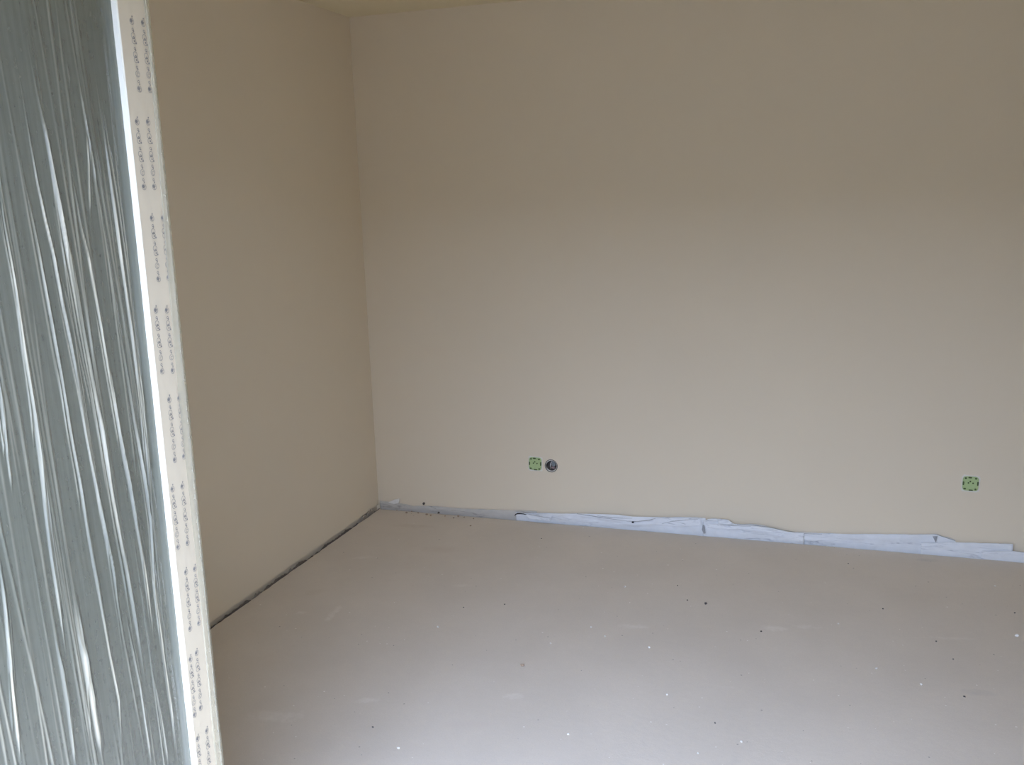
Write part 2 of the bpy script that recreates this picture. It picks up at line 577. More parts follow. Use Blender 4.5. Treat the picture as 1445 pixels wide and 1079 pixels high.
# ------------------------------------------------------------------ open door leaf
Y_H = Y_IN + 0.01                                   # hinge side
Y_E = hit(262, 540, 0, XS).y                        # free edge of the leaf
Y_B = hit(221, 540, 0, XS).y                        # where the glazing bead meets the taped face
Y_G = hit(210.5, 540, 0, XS - 0.016).y                # where the bead meets the glass
Z0, Z1 = 0.045, 2.25
TH = 0.072
leaf = empty('balcony_door_leaf', (XS - TH / 2, Y_H, 0))
tag(leaf, 'white balcony door leaf standing open, glass wrapped in wrinkled plastic film', 'door leaf')
SW = Y_E - Y_B                                      # width of the visible face


def leaf_frame():
    e = 0.003
    # free stile: face x = XS, flange lip and rounded nose towards the free edge
    prof = [(XS - TH, Y_B + .002), (XS - .020, Y_B + .002), (XS - .002, Y_B), (XS, Y_B + e), (XS, Y_E - .009), (XS - .0015, Y_E - .008),
            (XS - .0015, Y_E - .007), (XS, Y_E - .006), (XS - .0005, Y_E - .003), (XS - .004, Y_E), (XS - .018, Y_E), (XS - .018, Y_E - .014), (XS - TH, Y_E - .014)]
    bm = bmesh.new()
    prism(bm, prof, 'z', Z0, Z1)
    child_of(obj('stile', bm, M_pvc), leaf)
    yb2 = Y_H + SW
    bm = bmesh.new()
    prism(bm, [(XS - TH, Y_H), (XS - .003, Y_H), (XS, Y_H + e), (XS, yb2 - e), (XS - .002, yb2), (XS - TH, yb2)], 'z', Z0, Z1)
    child_of(obj('stile', bm, M_pvc), leaf)
    for nm, a, b in (('bottom_rail', Z0, Z0 + .10), ('top_rail', Z1 - .10, Z1)):
        bm = bmesh.new()
        prism(bm, [(XS - TH, a), (XS - .003, a), (XS, a + e), (XS, b - e), (XS - .003, b), (XS - TH, b)], 'y', yb2, Y_B)
        child_of(obj(nm, bm, M_pvc), leaf)
    return yb2


YB2 = leaf_frame()
GZ0, GZ1 = Z0 + .10, Z1 - .10
BW = Y_B - Y_G
GX = XS - 0.024                                     # outer pane


def beads():
    def prof(s, y):      # s=+1 : bead against the free stile (glass on the -y side)
        return [(XS - .0015, y), (XS - .0035, y - s * BW * .25), (XS - .009, y - s * BW * .62), (XS - .0165, y - s * BW), (XS - .022, y - s * BW), (XS - .022, y)]
    for s, y in ((1, Y_B), (-1, YB2)):
        bm = bmesh.new()
        prism(bm, prof(s, y), 'z', GZ0, GZ1)
        child_of(obj('glazing_bead', bm, M_pvc), leaf)
    for s, z in ((1, GZ1), (-1, GZ0)):
        bm = bmesh.new()
        prism(bm, prof(s, z), 'y', YB2 + BW, Y_G)
        child_of(obj('glazing_bead', bm, M_pvc), leaf)
    bm = bmesh.new()
    prism(bm, [(GX, Y_G - .004), (XS - .0175, Y_G - .0035), (XS - .0175, Y_G + .002), (GX, Y_G + .002)], 'z', GZ0 + .01, GZ1 - .01)
    child_of(obj('gasket', bm, M_gasket), leaf)
    child_of(box('spacer_bar', (GX - .018, GX - .0045, Y_G - .022, Y_G - .004, GZ0 + .01, GZ1 - .01), M_spacer), leaf)


beads()
child_of(box('glass_pane', (GX - .004, GX, YB2, Y_B, GZ0 - .01, GZ1 + .01), M_glass), leaf)
child_of(box('glass_pane', (GX - .024, GX - .020, YB2, Y_B, GZ0 - .01, GZ1 + .01), M_glass), leaf)

# wrinkled film over the glass. Every fold is a ridge in the sheet; fold lines are (y, z) paths on the leaf
FX = XS - 0.0135
S = 1 / 2.998


def path(oy, *pts):
    out = []
    for (cx, cy) in pts:
        p = hit(cx * S, oy + cy * S, 0, FX)
        out.append((p.z, p.y))
    return sorted(out)


FOLDS = [  # (path, half width in metres, height in metres)
    (path(0, (70, 240), (95, 340), (130, 560), (165, 760), (200, 930), (235, 1079), (275, 1310), (320, 1530), (360, 1760), (400, 1980), (430, 2159), (480, 2390), (530, 2700)), .0045, .0042),
    (path(0, (122, 150), (165, 400), (200, 560), (235, 750), (265, 930), (300, 1079), (350, 1360), (390, 1580), (435, 1800), (470, 2030), (495, 2159), (540, 2390), (590, 2680), (625, 2880)), .0075, .0062),
    (path(0, (75, 545), (110, 760), (145, 920), (178, 1079), (220, 1330), (260, 1550), (300, 1800), (345, 2030), (365, 2159), (400, 2380), (435, 2560), (470, 2760), (510, 2960), (525, 3230)), .005, .0045),
    (path(0, (0, 700), (25, 930), (50, 1079), (80, 1260), (110, 1480), (150, 1730), (180, 1980), (200, 2159), (230, 2390), (265, 2610), (290, 2780)), .006, .005),
    (path(0, (340, 340), (375, 540), (400, 690), (415, 790)), .003, .0026),
    (path(0, (374, 540), (384, 700), (390, 910)), .0035, .0032),
    (path(0, (405, 240), (425, 400), (455, 600), (480, 800), (505, 1000), (520, 1110), (560, 1380), (600, 1680), (620, 1880), (650, 2159)), .0055, .005),
    (path(0, (440, 420), (470, 620), (500, 800), (530, 1010), (545, 1120), (575, 1380)), .003, .003),
    (path(0, (285, 600), (320, 780), (350, 960), (380, 1079), (430, 1360), (470, 1610), (510, 1840), (560, 2080), (572, 2159), (620, 2410), (660, 2710)), .006, .005),
    (path(0, (515, 1390), (550, 1610), (575, 1770), (610, 1980), (640, 2159), (660, 2490), (700, 2780), (740, 3060), (760, 3240)), .005, .0045),
    (path(0, (0, 1560), (20, 1780), (45, 1960), (60, 2080)), .005, .004),
    (path(0, (0, 2310), (30, 2580), (60, 2920), (95, 3220)), .006, .0048),
    (path(0, (310, 2460), (350, 2720), (400, 2980), (440, 3210)), .012, .0055),
    (path(0, (240, 2690), (290, 2960), (325, 3239)), .0045, .0032),
    (path(0, (540, 2590), (600, 2900), (650, 3239)), .004, .0034),
    (path(0, (650, 2840), (690, 3040), (720, 3230)), .004, .0034),
    (path(0, (235, 1079), (290, 1250), (345, 1500), (400, 1760)), .003, .0022),
    (path(0, (290, 270), (302, 340)), .0025, .002),
    (path(0, (430, 880), (442, 925)), .0025, .002),
    (path(0, (450, 240), (500, 700), (545, 1060), (590, 1500), (632, 1950), (665, 2300), (705, 2700), (755, 3239)), .003, .0026),
]
rnd = random.Random(11)
MAIN = FOLDS
FOLDS = []
for pts, hw, ht in MAIN:                     # every fold is a small bundle of narrow pleats
    FOLDS.append((pts, hw * .62, ht * .8))
    zl, zh = pts[0][0], pts[-1][0]
    for q in range(3 if hw > .004 else 1):
        a = zl + (zh - zl) * rnd.uniform(0, .45)
        b = zh - (zh - zl) * rnd.uniform(0, .35)
        dy0, dy1 = rnd.uniform(-1.6, 1.6) * hw, rnd.uniform(-1.6, 1.6) * hw
        sub = []
        for j in range(9):
            z = a + (b - a) * j / 8
            sub.append((z, interp(pts, z) + dy0 + (dy1 - dy0) * j / 8))
        FOLDS.append((sub, hw * rnd.uniform(.25, .42), ht * rnd.uniform(.3, .55)))
for k in range(90):        # fine tension lines of the stretched sheet
    yb = rnd.uniform(YB2, Y_G - .01)
    zb = rnd.uniform(-0.1, 1.7)
    ln = rnd.uniform(.35, 1.3)
    lean = rnd.uniform(-.02, .05) - .06
    pts = []
    for j in range(5):
        f = j / 4
        pts.append((zb + ln * f, yb + lean * ln * f + .004 * math.sin(3 * f + k)))
    FOLDS.append((pts, rnd.uniform(.0015, .0045), rnd.uniform(.0004, .0017)))


def film_sheet():
    ny, nzv = 760, 200
    ya, yb = YB2 + BW * .6, Y_G + .001
    za, zb = GZ0 + .005, GZ1 - .005
    H = [[0.0] * (ny + 1) for _ in range(nzv + 1)]
    PL = [[0.0] * (ny + 1) for _ in range(nzv + 1)]
    dy = (yb - ya) / ny
    for pts, hw, ht in FOLDS:
        zlo, zhi = pts[0][0], pts[-1][0]
        for j in range(nzv + 1):
            z = za + (zb - za) * j / nzv
            if z < zlo or z > zhi: continue
            f = (z - zlo) / (zhi - zlo)
            taper = min(1, f / .12) * min(1, (1 - f) / .22)
            yc = interp(pts, z) + .0012 * nz(z * 9, ht * 900, 0)
            h = ht * taper * (0.75 + .5 * nz(z * 5, hw * 1000, 4))
            w = hw * (.45 + .55 * taper)
            i0, i1 = max(0, int((yc - 2.2 * w - ya) / dy)), min(ny, int((yc + 2.2 * w - ya) / dy) + 1)
            for i in range(i0, i1 + 1):
                u = (ya + dy * i - yc) / w
                # asymmetric crest: steep on the hinge side, long on the other, double crease on top
                if u < 0: v = max(0, 1 + u / .8)
                else: v = max(0, 1 - u / 1.9)
                v = v * v * (3 - 2 * v)
                H[j][i] += h * v
                # painted highlight band along the crest, thinning out towards the fold ends
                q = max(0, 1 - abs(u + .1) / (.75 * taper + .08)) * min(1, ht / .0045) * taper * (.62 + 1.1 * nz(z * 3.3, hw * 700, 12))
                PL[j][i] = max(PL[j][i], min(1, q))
    bm = bmesh.new()
    V = []
    for j in range(nzv + 1):
        z = za + (zb - za) * j / nzv
        row = []
        for i in range(ny + 1):
            y = ya + dy * i
            e = min(1, (yb - y) / .012)
            b = max(0, 1 - (yb - y) / .017)
            h = H[j][i] * e + .0065 * b * b * (3 - 2 * b) + .0011 * nz(y * 22 + z * 1.6, z * .9, 2) + .0004 * nz(y * 120 + z * 8, z * 4, 8)
            row.append(bm.verts.new((FX - .0045 + h, y, z)))
        V.append(row)
    for j in range(nzv):
        for i in range(ny):
            bm.faces.new((V[j][i], V[j][i + 1], V[j + 1][i + 1], V[j + 1][i]))
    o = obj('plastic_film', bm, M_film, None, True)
    at = o.data.attributes.new('pleat_highlight', 'FLOAT', 'POINT')
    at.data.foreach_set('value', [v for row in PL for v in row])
    o['label'] = 'wrinkled milky plastic film with long shiny folds'
    return child_of(o, leaf)


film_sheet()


def film_edge():
    """clear film pulled round the free edge of the stile, gathered in long thin pleats"""
    bm = bmesh.new()
    nzv = 260
    base = [(XS + .0018, Y_E - .014), (XS + .0024, Y_E - .012), (XS + .0018, Y_E - .010), (XS + .0024, Y_E - .008), (XS + .0016, Y_E - .005), (XS + .0008, Y_E - .001),
            (XS - .002, Y_E + .0035), (XS - .007, Y_E + .0055), (XS - .014, Y_E + .005), (XS - .020, Y_E + .002)]
    V = []
    for j in range(nzv + 1):
        z = Z0 + .004 + (Z1 - Z0 - .008) * j / nzv
        row = []
        for i, (x, y) in enumerate(base):
            a = nz(i * 1.7, z * 2.2, 1) * .0016 + nz(i * 3.1, z * 6, 5) * .0005
            b = nz(i * 2.3, z * 1.6, 9) * .0016
            if i == 0: a, b = a * .2, b * 2.0
            out = .003 * max(0, nz(0, z * 1.3, 3)) if i > 5 else 0
            wd = 1.0 + .9 * max(0, min(1, (1.95 - z) / .6))
            if i < 6: y = Y_E + (y - Y_E) * wd
            row.append(bm.verts.new((x + max(-.0004, a), y + b * wd + out, z)))
        V.append(row)
    for j in range(nzv):
        for i in range(len(base) - 1):
            bm.faces.new((V[j][i], V[j][i + 1], V[j + 1][i + 1], V[j + 1][i]))
    return child_of(obj('film_edge', bm, M_clear, None, True), leaf)


film_edge()


# printed protective tape on the stile
def tape():
    bm = bmesh.new()
    n = 60
    rows = []
    for j in range(n + 1):
        z = Z0 + .01 + (Z1 - Z0 - .02) * j / n
        ya = Y_B + .0012 + .0012 * nz(0, z * 2, 2)
        yb = Y_E - .0085 + .001 * nz(4, z * 3, 2)
        rows.append([bm.verts.new((XS + .0007 + .0003 * nz(i, z * 4, 6), ya + (yb - ya) * i / 6, z)) for i in range(7)])
    for j in range(n):
        for i in range(6):
            bm.faces.new((rows[j][i], rows[j][i + 1], rows[j + 1][i + 1], rows[j + 1][i]))
    o = obj('protective_tape', bm, M_tape, None, True)
    o['label'] = 'beige protective tape with rows of grey swirl emblems'
    return child_of(o, leaf)


TAPE = tape()
TAPE_X = XS + .0013


def disc(bm, y, z, r0, r1, sy=1.0, a0=0, a1=2 * PI, n=20):
    """flat ring sector in the plane of the tape"""
    full = abs(a1 - a0 - 2 * PI) < 1e-6
    A = [a0 + (a1 - a0) * k / n for k in range(n + (0 if full else 1))]
    if r0 <= 0:
        bm.faces.new([bm.verts.new((0, y + sy * r1 * math.cos(a), z + r1 * math.sin(a))) for a in A])
        return
    i_ = [bm.verts.new((0, y + sy * r0 * math.cos(a), z + r0 * math.sin(a))) for a in A]
    o_ = [bm.verts.new((0, y + sy * r1 * math.cos(a), z + r1 * math.sin(a))) for a in A]
    m = len(A)
    for k in range(m if full else m - 1):
        l = (k + 1) % m
        bm.faces.new((i_[k], o_[k], o_[l], i_[l]))


def emblem_mesh(L):
    """one row of emblems, L tall, running down from z = 0: swirl circles, small rings, satellites"""
    bm = bmesh.new()
    R = .0058

    def swirl(z, dense):
        disc(bm, 0, z, R * .86, R, 1)
        disc(bm, R * .15, z - R * .1, R * .42, R * .56, 1, 0.3, 5.2)
        if dense: disc(bm, -R * .25, z + R * .15, 0, R * .55, 1)
        disc(bm, R * .3, z + R * 1.45, 0, R * .26, 1)

    def ring(z):
        disc(bm, 0, z, R * .28, R * .46, 1)

    def pair(z):
        disc(bm, -R * .1, z + R * .75, R * .82, R * .97)
        disc(bm, 0, z - R * .75, R * .82, R * .97)
        disc(bm, 0, z + R * .2, R * .2, R * .42)
        disc(bm, R * .2, z - R * .8, 0, R * .3)
        disc(bm, R * .9, z - R * 1.35, 0, R * .32)
        disc(bm, R * .3, z + R * 2.15, 0, R * .26)
    for f, k in ((0, 's'), (.115, 'r'), (.245, 'p'), (.395, 'r'), (.52, 'p'), (.665, 'r'), (.765, 'w'), (.875, 'r'), (.985, 's')):
        z = -L * f
        if k == 's': swirl(z, True)
        elif k == 'w': swirl(z, False)
        elif k == 'r': ring(z)
        else: pair(z)
    for f in bm.faces:
        if f.normal.x < 0: pass
    me = bpy.data.meshes.new('printed_emblems')
    bmesh.ops.recalc_face_normals(bm, faces=bm.faces[:])
    bm.to_mesh(me)
    bm.free()
    me.materials.append(M_ink)
    return me


EMB = [((186, 30), (197, 127)), ((202, 33), (212, 128)), ((193.5, 172), (203.5, 265)), ((209, 172.5), (218, 265)),
       ((214.5, 308), (224, 395)), ((230, 308), (238, 393)), ((220, 438), (229, 525)), ((235.5, 438), (244, 524)),
       ((239, 564), (247, 650)), ((253, 562), (260, 645)), ((243.5, 690), (251.6, 773)), ((257.5, 686), (265, 767)),
       ((262.6, 807), (268.6, 888)), ((275, 802.5), (281, 880)), ((269, 930), (275, 1009.5)), ((277.7, 921), (283.5, 999.5)),
       ((279.3, 1042), (285, 1120)), ((292, 1031), (297, 1108))]
_tops = [(hit(*a, 0, TAPE_X), hit(*b, 0, TAPE_X)) for a, b in EMB]
L0 = sum((a - b).z for a, b in _tops) / len(_tops)
EM = emblem_mesh(L0)
for a, b in _tops:
    o = bpy.data.objects.new('printed_emblems', EM)
    COL.objects.link(o)
    o.location = (TAPE_X, a.y, a.z)
    d = (a - b)
    o.rotation_euler = (math.atan2(-d.y, d.z), 0, 0)
    o.scale = (1, 1, d.length / L0)
    child_of(o, TAPE)
# ------------------------------------------------------------------ crumpled foam strip pieces along the back wall
def strip(name, label, top, bot, off, seed, m, wav=.006, lean=.012, folds=(), x_end=None):
    """thin sheet standing in the joint at the foot of the back wall; top and bot are pixel outlines"""
    T = [(hit(x, y, 1, -off - lean * .3).x, hit(x, y, 1, -off - lean * .3).z) for x, y in top]
    xa, xb = T[0][0], T[-1][0]
    n = max(30, int((xb - xa) / .008))
    nv = 12
    bm = bmesh.new()
    V = []
    for i in range(n + 1):
        x = xa + (xb - xa) * i / n
        zt = max(.012, interp(T, x)) + .0018 * nz(x * 30, seed, 1)
        zb_ = -.02
        row = []
        for j in range(nv + 1):
            f = j / nv
            z = zb_ + (zt - zb_) * f
            w = wav * (nz(x * 5 + seed, f * 1.6 + x * 3, seed) + .55 * nz(x * 13, f * 3 - x * 7, seed + 4) + .3 * nz(x * 40, f * 6, seed + 9))
            fl_ = max(0.0, min(1.0, (z + .002) / max(.02, zt)))
            y = -off - lean * math.sin(PI * min(1, fl_ * .8)) * .5 - (w + wav * .5) * fl_ ** .7
            for (fx, fz, sl, hw, ht) in folds:          # long diagonal pleats: centre x, height fraction, slope, half width, depth
                u = (f - (fz + sl * (x - fx))) / hw
                k = math.exp(-((x - fx) / .16) ** 2)
                if abs(u) < 1 and z > 0: y -= ht * k * (1 - abs(u)) ** 1.5 if u > 0 else ht * k * max(0, 1 + u * 5)
            y = min(-.0025, y)
            row.append(bm.verts.new((x, y, z)))
        V.append(row)
    for i in range(n):
        for j in range(nv):
            bm.faces.new((V[i][j], V[i + 1][j], V[i + 1][j + 1], V[i][j + 1]))
    o = obj(name, bm, m, None, True)
    sd = o.modifiers.new('thickness', 'SOLIDIFY')
    sd.thickness = .0016
    sd.offset = 0
    tag(o, label, 'foam strip', 'foam edge strip pieces along the back wall')
    return o


def flap(parent, px, y, m, name='fold_flap', tip=.006):
    """creased layer of the strip: a thin curved plate, its lower edge standing off"""
    bm = bmesh.new()
    P = [hit(a, b, 1, y) for a, b in px]
    zm = max(p.z for p in P)
    zn = min(p.z for p in P)
    for p in P: p.y -= tip * (zm - p.z) / (zm - zn)
    f = bm.faces.new([bm.verts.new(p) for p in P])
    r = bmesh.ops.extrude_face_region(bm, geom=[f])
    bmesh.ops.translate(bm, vec=(0, .0016, 0), verts=[v for v in r['geom'] if isinstance(v, bmesh.types.BMVert)])
    bmesh.ops.triangulate(bm, faces=[f for f in bm.faces if len(f.verts) > 4])
    bmesh.ops.recalc_face_normals(bm, faces=bm.faces[:])
    return obj(name, bm, m, parent)


strip('foam_edge_strip', 'dusty grey foam strip piece starting at the room corner', [(536, 706), (545, 707), (562, 709), (582, 713), (607, 713.5), (628, 715), (656, 717), (704, 719), (742, 720), (758, 720.5)],
      None, .004, 3, M_foam_old, .006, .004)
SB = strip('foam_edge_strip', 'pale foam strip piece with black crack and long pleats below the green cap', [(728, 722), (735, 723), (760, 723), (810, 723.4), (874, 725.8), (893, 728.4), (921, 728.8), (960, 729), (996, 730)],
      None, .014, 11, M_foam, .012, .005, folds=((hit(850, 730, 1, 0).x, .75, -1.2, .30, .010), (hit(905, 735, 1, 0).x, .55, 1.2, .25, .008)))
SCN = strip('foam_edge_strip', 'bluish white foam strip piece with a raised flap near the middle of the wall', [(992, 734), (1000, 731), (1011, 730.5), (1027, 732.4), (1036, 737.8), (1062, 738.7), (1080, 741.5), (1113, 749.8), (1135, 751.5)],
      None, .019, 17, M_foam, .012, .005, folds=((hit(1040, 745, 1, 0).x, .8, -1.2, .25, .010),))
SD = strip('foam_edge_strip', 'longest smooth bluish foam strip piece with sloping torn end', [(1095, 747), (1113, 750), (1181, 752.3), (1250, 753), (1322.5, 753.3), (1332, 756.5), (1348, 761.5), (1352, 770)],
      None, .006, 23, M_foam, .007, .004, folds=((hit(1120, 756, 1, 0).x, .55, -.6, .3, .008),))
strip('foam_edge_strip', 'short flat foam strip piece overlapping the sloping torn end', [(1300, 765.5), (1347, 764.5), (1390, 766), (1430, 767)],
      None, .018, 31, M_foam, .005, .003)
strip('foam_edge_strip', 'low foam strip piece running out at the right picture edge', [(1385, 777), (1430, 777), (1445, 779), (1500, 783), (1600, 790)],
      None, .026, 37, M_foam, .004, .003)

flap(SB, [(812, 723.8), (872, 726), (893, 728.6), (921, 729.2), (924, 731.5), (905, 734.5), (884, 734.8), (862, 732.2), (838, 728.4)], -.036, M_foam, tip=.010)
flap(SB, [(742, 726.2), (760, 725.4), (780, 725.2), (776, 734), (758, 733.2), (748, 731)], -.034, M_foam, tip=.006)
flap(SB, [(921, 731.5), (955, 730.5), (988, 731.5), (990, 740), (960, 742), (925, 738.5)], -.036, M_foam, tip=.008)
flap(SCN, [(1013, 732), (1027, 733), (1035, 738), (1030, 739.5), (1014, 737.2)], -.042, M_foam, tip=.010)
flap(SCN, [(1000, 739), (1036, 740.5), (1062, 741.5), (1098, 748.5), (1085, 750), (1050, 746), (1004, 744)], -.040, M_foam, tip=.009)
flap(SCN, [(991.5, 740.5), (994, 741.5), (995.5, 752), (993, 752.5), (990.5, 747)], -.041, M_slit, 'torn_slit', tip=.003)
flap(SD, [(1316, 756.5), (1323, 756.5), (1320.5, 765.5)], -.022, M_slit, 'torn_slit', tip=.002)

# black pieces standing in for crack shade, and chips lodged in the strip
def sliver(name, pts, thick, m, y, label, cat):
    """bent sliver following pixel points in the plane y"""
    bm = bmesh.new()
    P = [hit(px, py, 1, y) for px, py in pts]
    rings = []
    for i, p in enumerate(P):
        f = i / (len(P) - 1)
        r = thick * (.35 + .65 * math.sin(PI * min(1, max(.0, f * .85 + .12))))
        d = (P[min(i + 1, len(P) - 1)] - P[max(i - 1, 0)]).normalized()
        up = Vector((0, -1, 0)).cross(d).normalized()
        rings.append([bm.verts.new(p + up * r * math.cos(a) + Vector((0, -1, 0)) * r * .6 * math.sin(a)) for a in [2 * PI * k / 6 for k in range(6)]])
    for a, b in zip(rings, rings[1:]):
        for k in range(6):
            bm.faces.new((a[k], a[(k + 1) % 6], b[(k + 1) % 6], b[k]))
    bm.faces.new(rings[0][::-1])
    bm.faces.new(rings[-1])
    return tag(obj(name, bm, m, None, True), label, cat)


sliver('gap_shade', [(726.5, 727.5), (727.5, 725.5), (730, 724.6), (734, 724.4), (739, 725), (743, 726)], .0032, M_bit, -.030, 'thin bent black sliver standing in for shade in the foam strip crack', 'crack shade')


def crumb(name, p, s, m, seed, flat=.6):
    bm = bmesh.new()
    bmesh.ops.create_icosphere(bm, subdivisions=1, radius=1)
    r = random.Random(seed)
    for v in bm.verts:
        v.co *= 1 + r.uniform(-.35, .25)
        v.co.x *= s * r.uniform(.9, 1.1)
        v.co.y *= s * .8
        v.co.z *= s * flat
    a = r.uniform(0, PI)
    bmesh.ops.rotate(bm, cent=(0, 0, 0), matrix=Matrix.Rotation(a, 3, 'Z'), verts=bm.verts)
    lo = min(v.co.z for v in bm.verts)
    o = obj(name, bm, m)
    o.location = (p[0], p[1], p[2] - lo)
    return o


def on_strip(x, y, s, m, seed, name, label, cat='chip', yy=-.034):
    p = hit(x, y, 1, yy)
    o = crumb(name, p, s, m, seed, 1.0)
    return tag(o, label, cat)


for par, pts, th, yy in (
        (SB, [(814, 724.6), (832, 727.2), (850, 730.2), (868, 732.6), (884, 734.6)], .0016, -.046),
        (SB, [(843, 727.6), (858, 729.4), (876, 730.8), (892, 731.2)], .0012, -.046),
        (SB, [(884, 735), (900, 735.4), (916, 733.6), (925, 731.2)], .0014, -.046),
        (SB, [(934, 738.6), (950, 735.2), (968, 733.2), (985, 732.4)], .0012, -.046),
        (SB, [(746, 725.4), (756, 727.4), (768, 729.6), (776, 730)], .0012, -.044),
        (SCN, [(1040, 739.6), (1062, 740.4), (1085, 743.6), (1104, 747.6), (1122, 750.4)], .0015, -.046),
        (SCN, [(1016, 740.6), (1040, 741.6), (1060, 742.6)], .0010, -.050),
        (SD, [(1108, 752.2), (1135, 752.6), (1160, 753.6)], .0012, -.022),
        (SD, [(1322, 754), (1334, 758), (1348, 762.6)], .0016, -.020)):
    o = sliver('crease', pts, th, M_slit, yy, None, None)  # grey sliver painting the shade along a fold line
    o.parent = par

on_strip(893, 738, .008, M_bit, 5, 'gap_shade', 'black speck standing in for gap shade on the pleated foam strip')
on_strip(598, 712.5, .008, M_grit, 6, 'dark_chip', 'dark pointed chip on the top edge of the dusty strip', 'chip', -.02)
on_strip(619, 724.5, .008, M_grit, 8, 'dark_chip', 'dark chip at the foot of the dusty strip', 'chip', -.03)


def flake():
    bm = bmesh.new()
    P = [hit(px, py, 1, -.016) for px, py in ((548, 708.5), (556, 705), (563, 703.5), (562, 709.5), (556, 711))]
    f = bm.faces.new([bm.verts.new(p) for p in P])
    r = bmesh.ops.extrude_face_region(bm, geom=[f])
    bmesh.ops.translate(bm, vec=(.002, .008, .001), verts=[v for v in r['geom'] if isinstance(v, bmesh.types.BMVert)])
    bmesh.ops.recalc_face_normals(bm, faces=bm.faces[:])
    return tag(obj('plaster_flake', bm, M_chip), 'yellowish plaster flake leaning in the room corner', 'flake')


flake()

# ------------------------------------------------------------------ ragged strip in the joint of the left wall
def left_strip(name, label, ya, yb, hgt, seed, m):
    bm = bmesh.new()
    n = int((yb - ya) / .006)
    V = []
    for i in range(n + 1):
        y = ya + (yb - ya) * i / n
        e = min(1, i / 4, (n - i) / 4)
        t = -.006 + e * hgt * max(.05, .55 + .8 * nz(y * 11, seed, 0) + .5 * nz(y * 41, seed, 3))
        x = .006 + .003 * nz(y * 17, seed, 7)
        row = [bm.verts.new((x, y, -.03)), bm.verts.new((x, y, -.008)), bm.verts.new((x + .002 + .004 * nz(y * 29, 1, seed), y, t * .6)), bm.verts.new((x + .005 * nz(y * 37, 2, seed), y, t))]
        V.append(row)
    for i in range(n):
        for j in range(3):
            bm.faces.new((V[i][j], V[i + 1][j], V[i + 1][j + 1], V[i][j + 1]))
    o = obj(name, bm, m, None, True)
    sd = o.modifiers.new('thickness', 'SOLIDIFY')
    sd.thickness = .0012
    return tag(o, label, 'foam strip', 'torn strip remains along the left wall')


def yl(px, py): return hit(px, py, 0, 0).y


left_strip('torn_strip', 'torn dark strip remains in the left joint nearest the door leaf', yl(290, 888), yl(352, 842), .014, 2, M_dirt)
left_strip('torn_strip', 'frayed grey strip end sticking up halfway along the left joint', yl(354, 841), yl(368, 829), .034, 4, M_fray)
left_strip('torn_strip', 'torn dark strip remains along the middle of the left joint', yl(370, 828), yl(440, 778), .017, 6, M_dirt)
left_strip('torn_strip', 'torn dark strip remains in the left joint towards the corner', yl(442, 777), yl(505, 733), .016, 8, M_dirt)
left_strip('torn_strip', 'small frayed tuft in the left joint between the dark remains', yl(404, 803), yl(412, 797), .030, 15, M_fray)
left_strip('torn_strip', 'crumpled pale strip end in the left joint beside the corner', yl(508, 731), yl(534, 712), .036, 12, M_fray)


# ------------------------------------------------------------------ green covers and the open round box
def rsq(h, r, n=6):
    """rounded square outline"""
    out = []
    for (cx, cz, a0) in ((h - r, h - r, 0), (-h + r, h - r, PI / 2), (-h + r, -h + r, PI), (h - r, -h + r, 1.5 * PI)):
        for k in range(n + 1):
            a = a0 + PI / 2 * k / n
            out.append((cx + r * math.cos(a), cz + r * math.sin(a)))
    return out


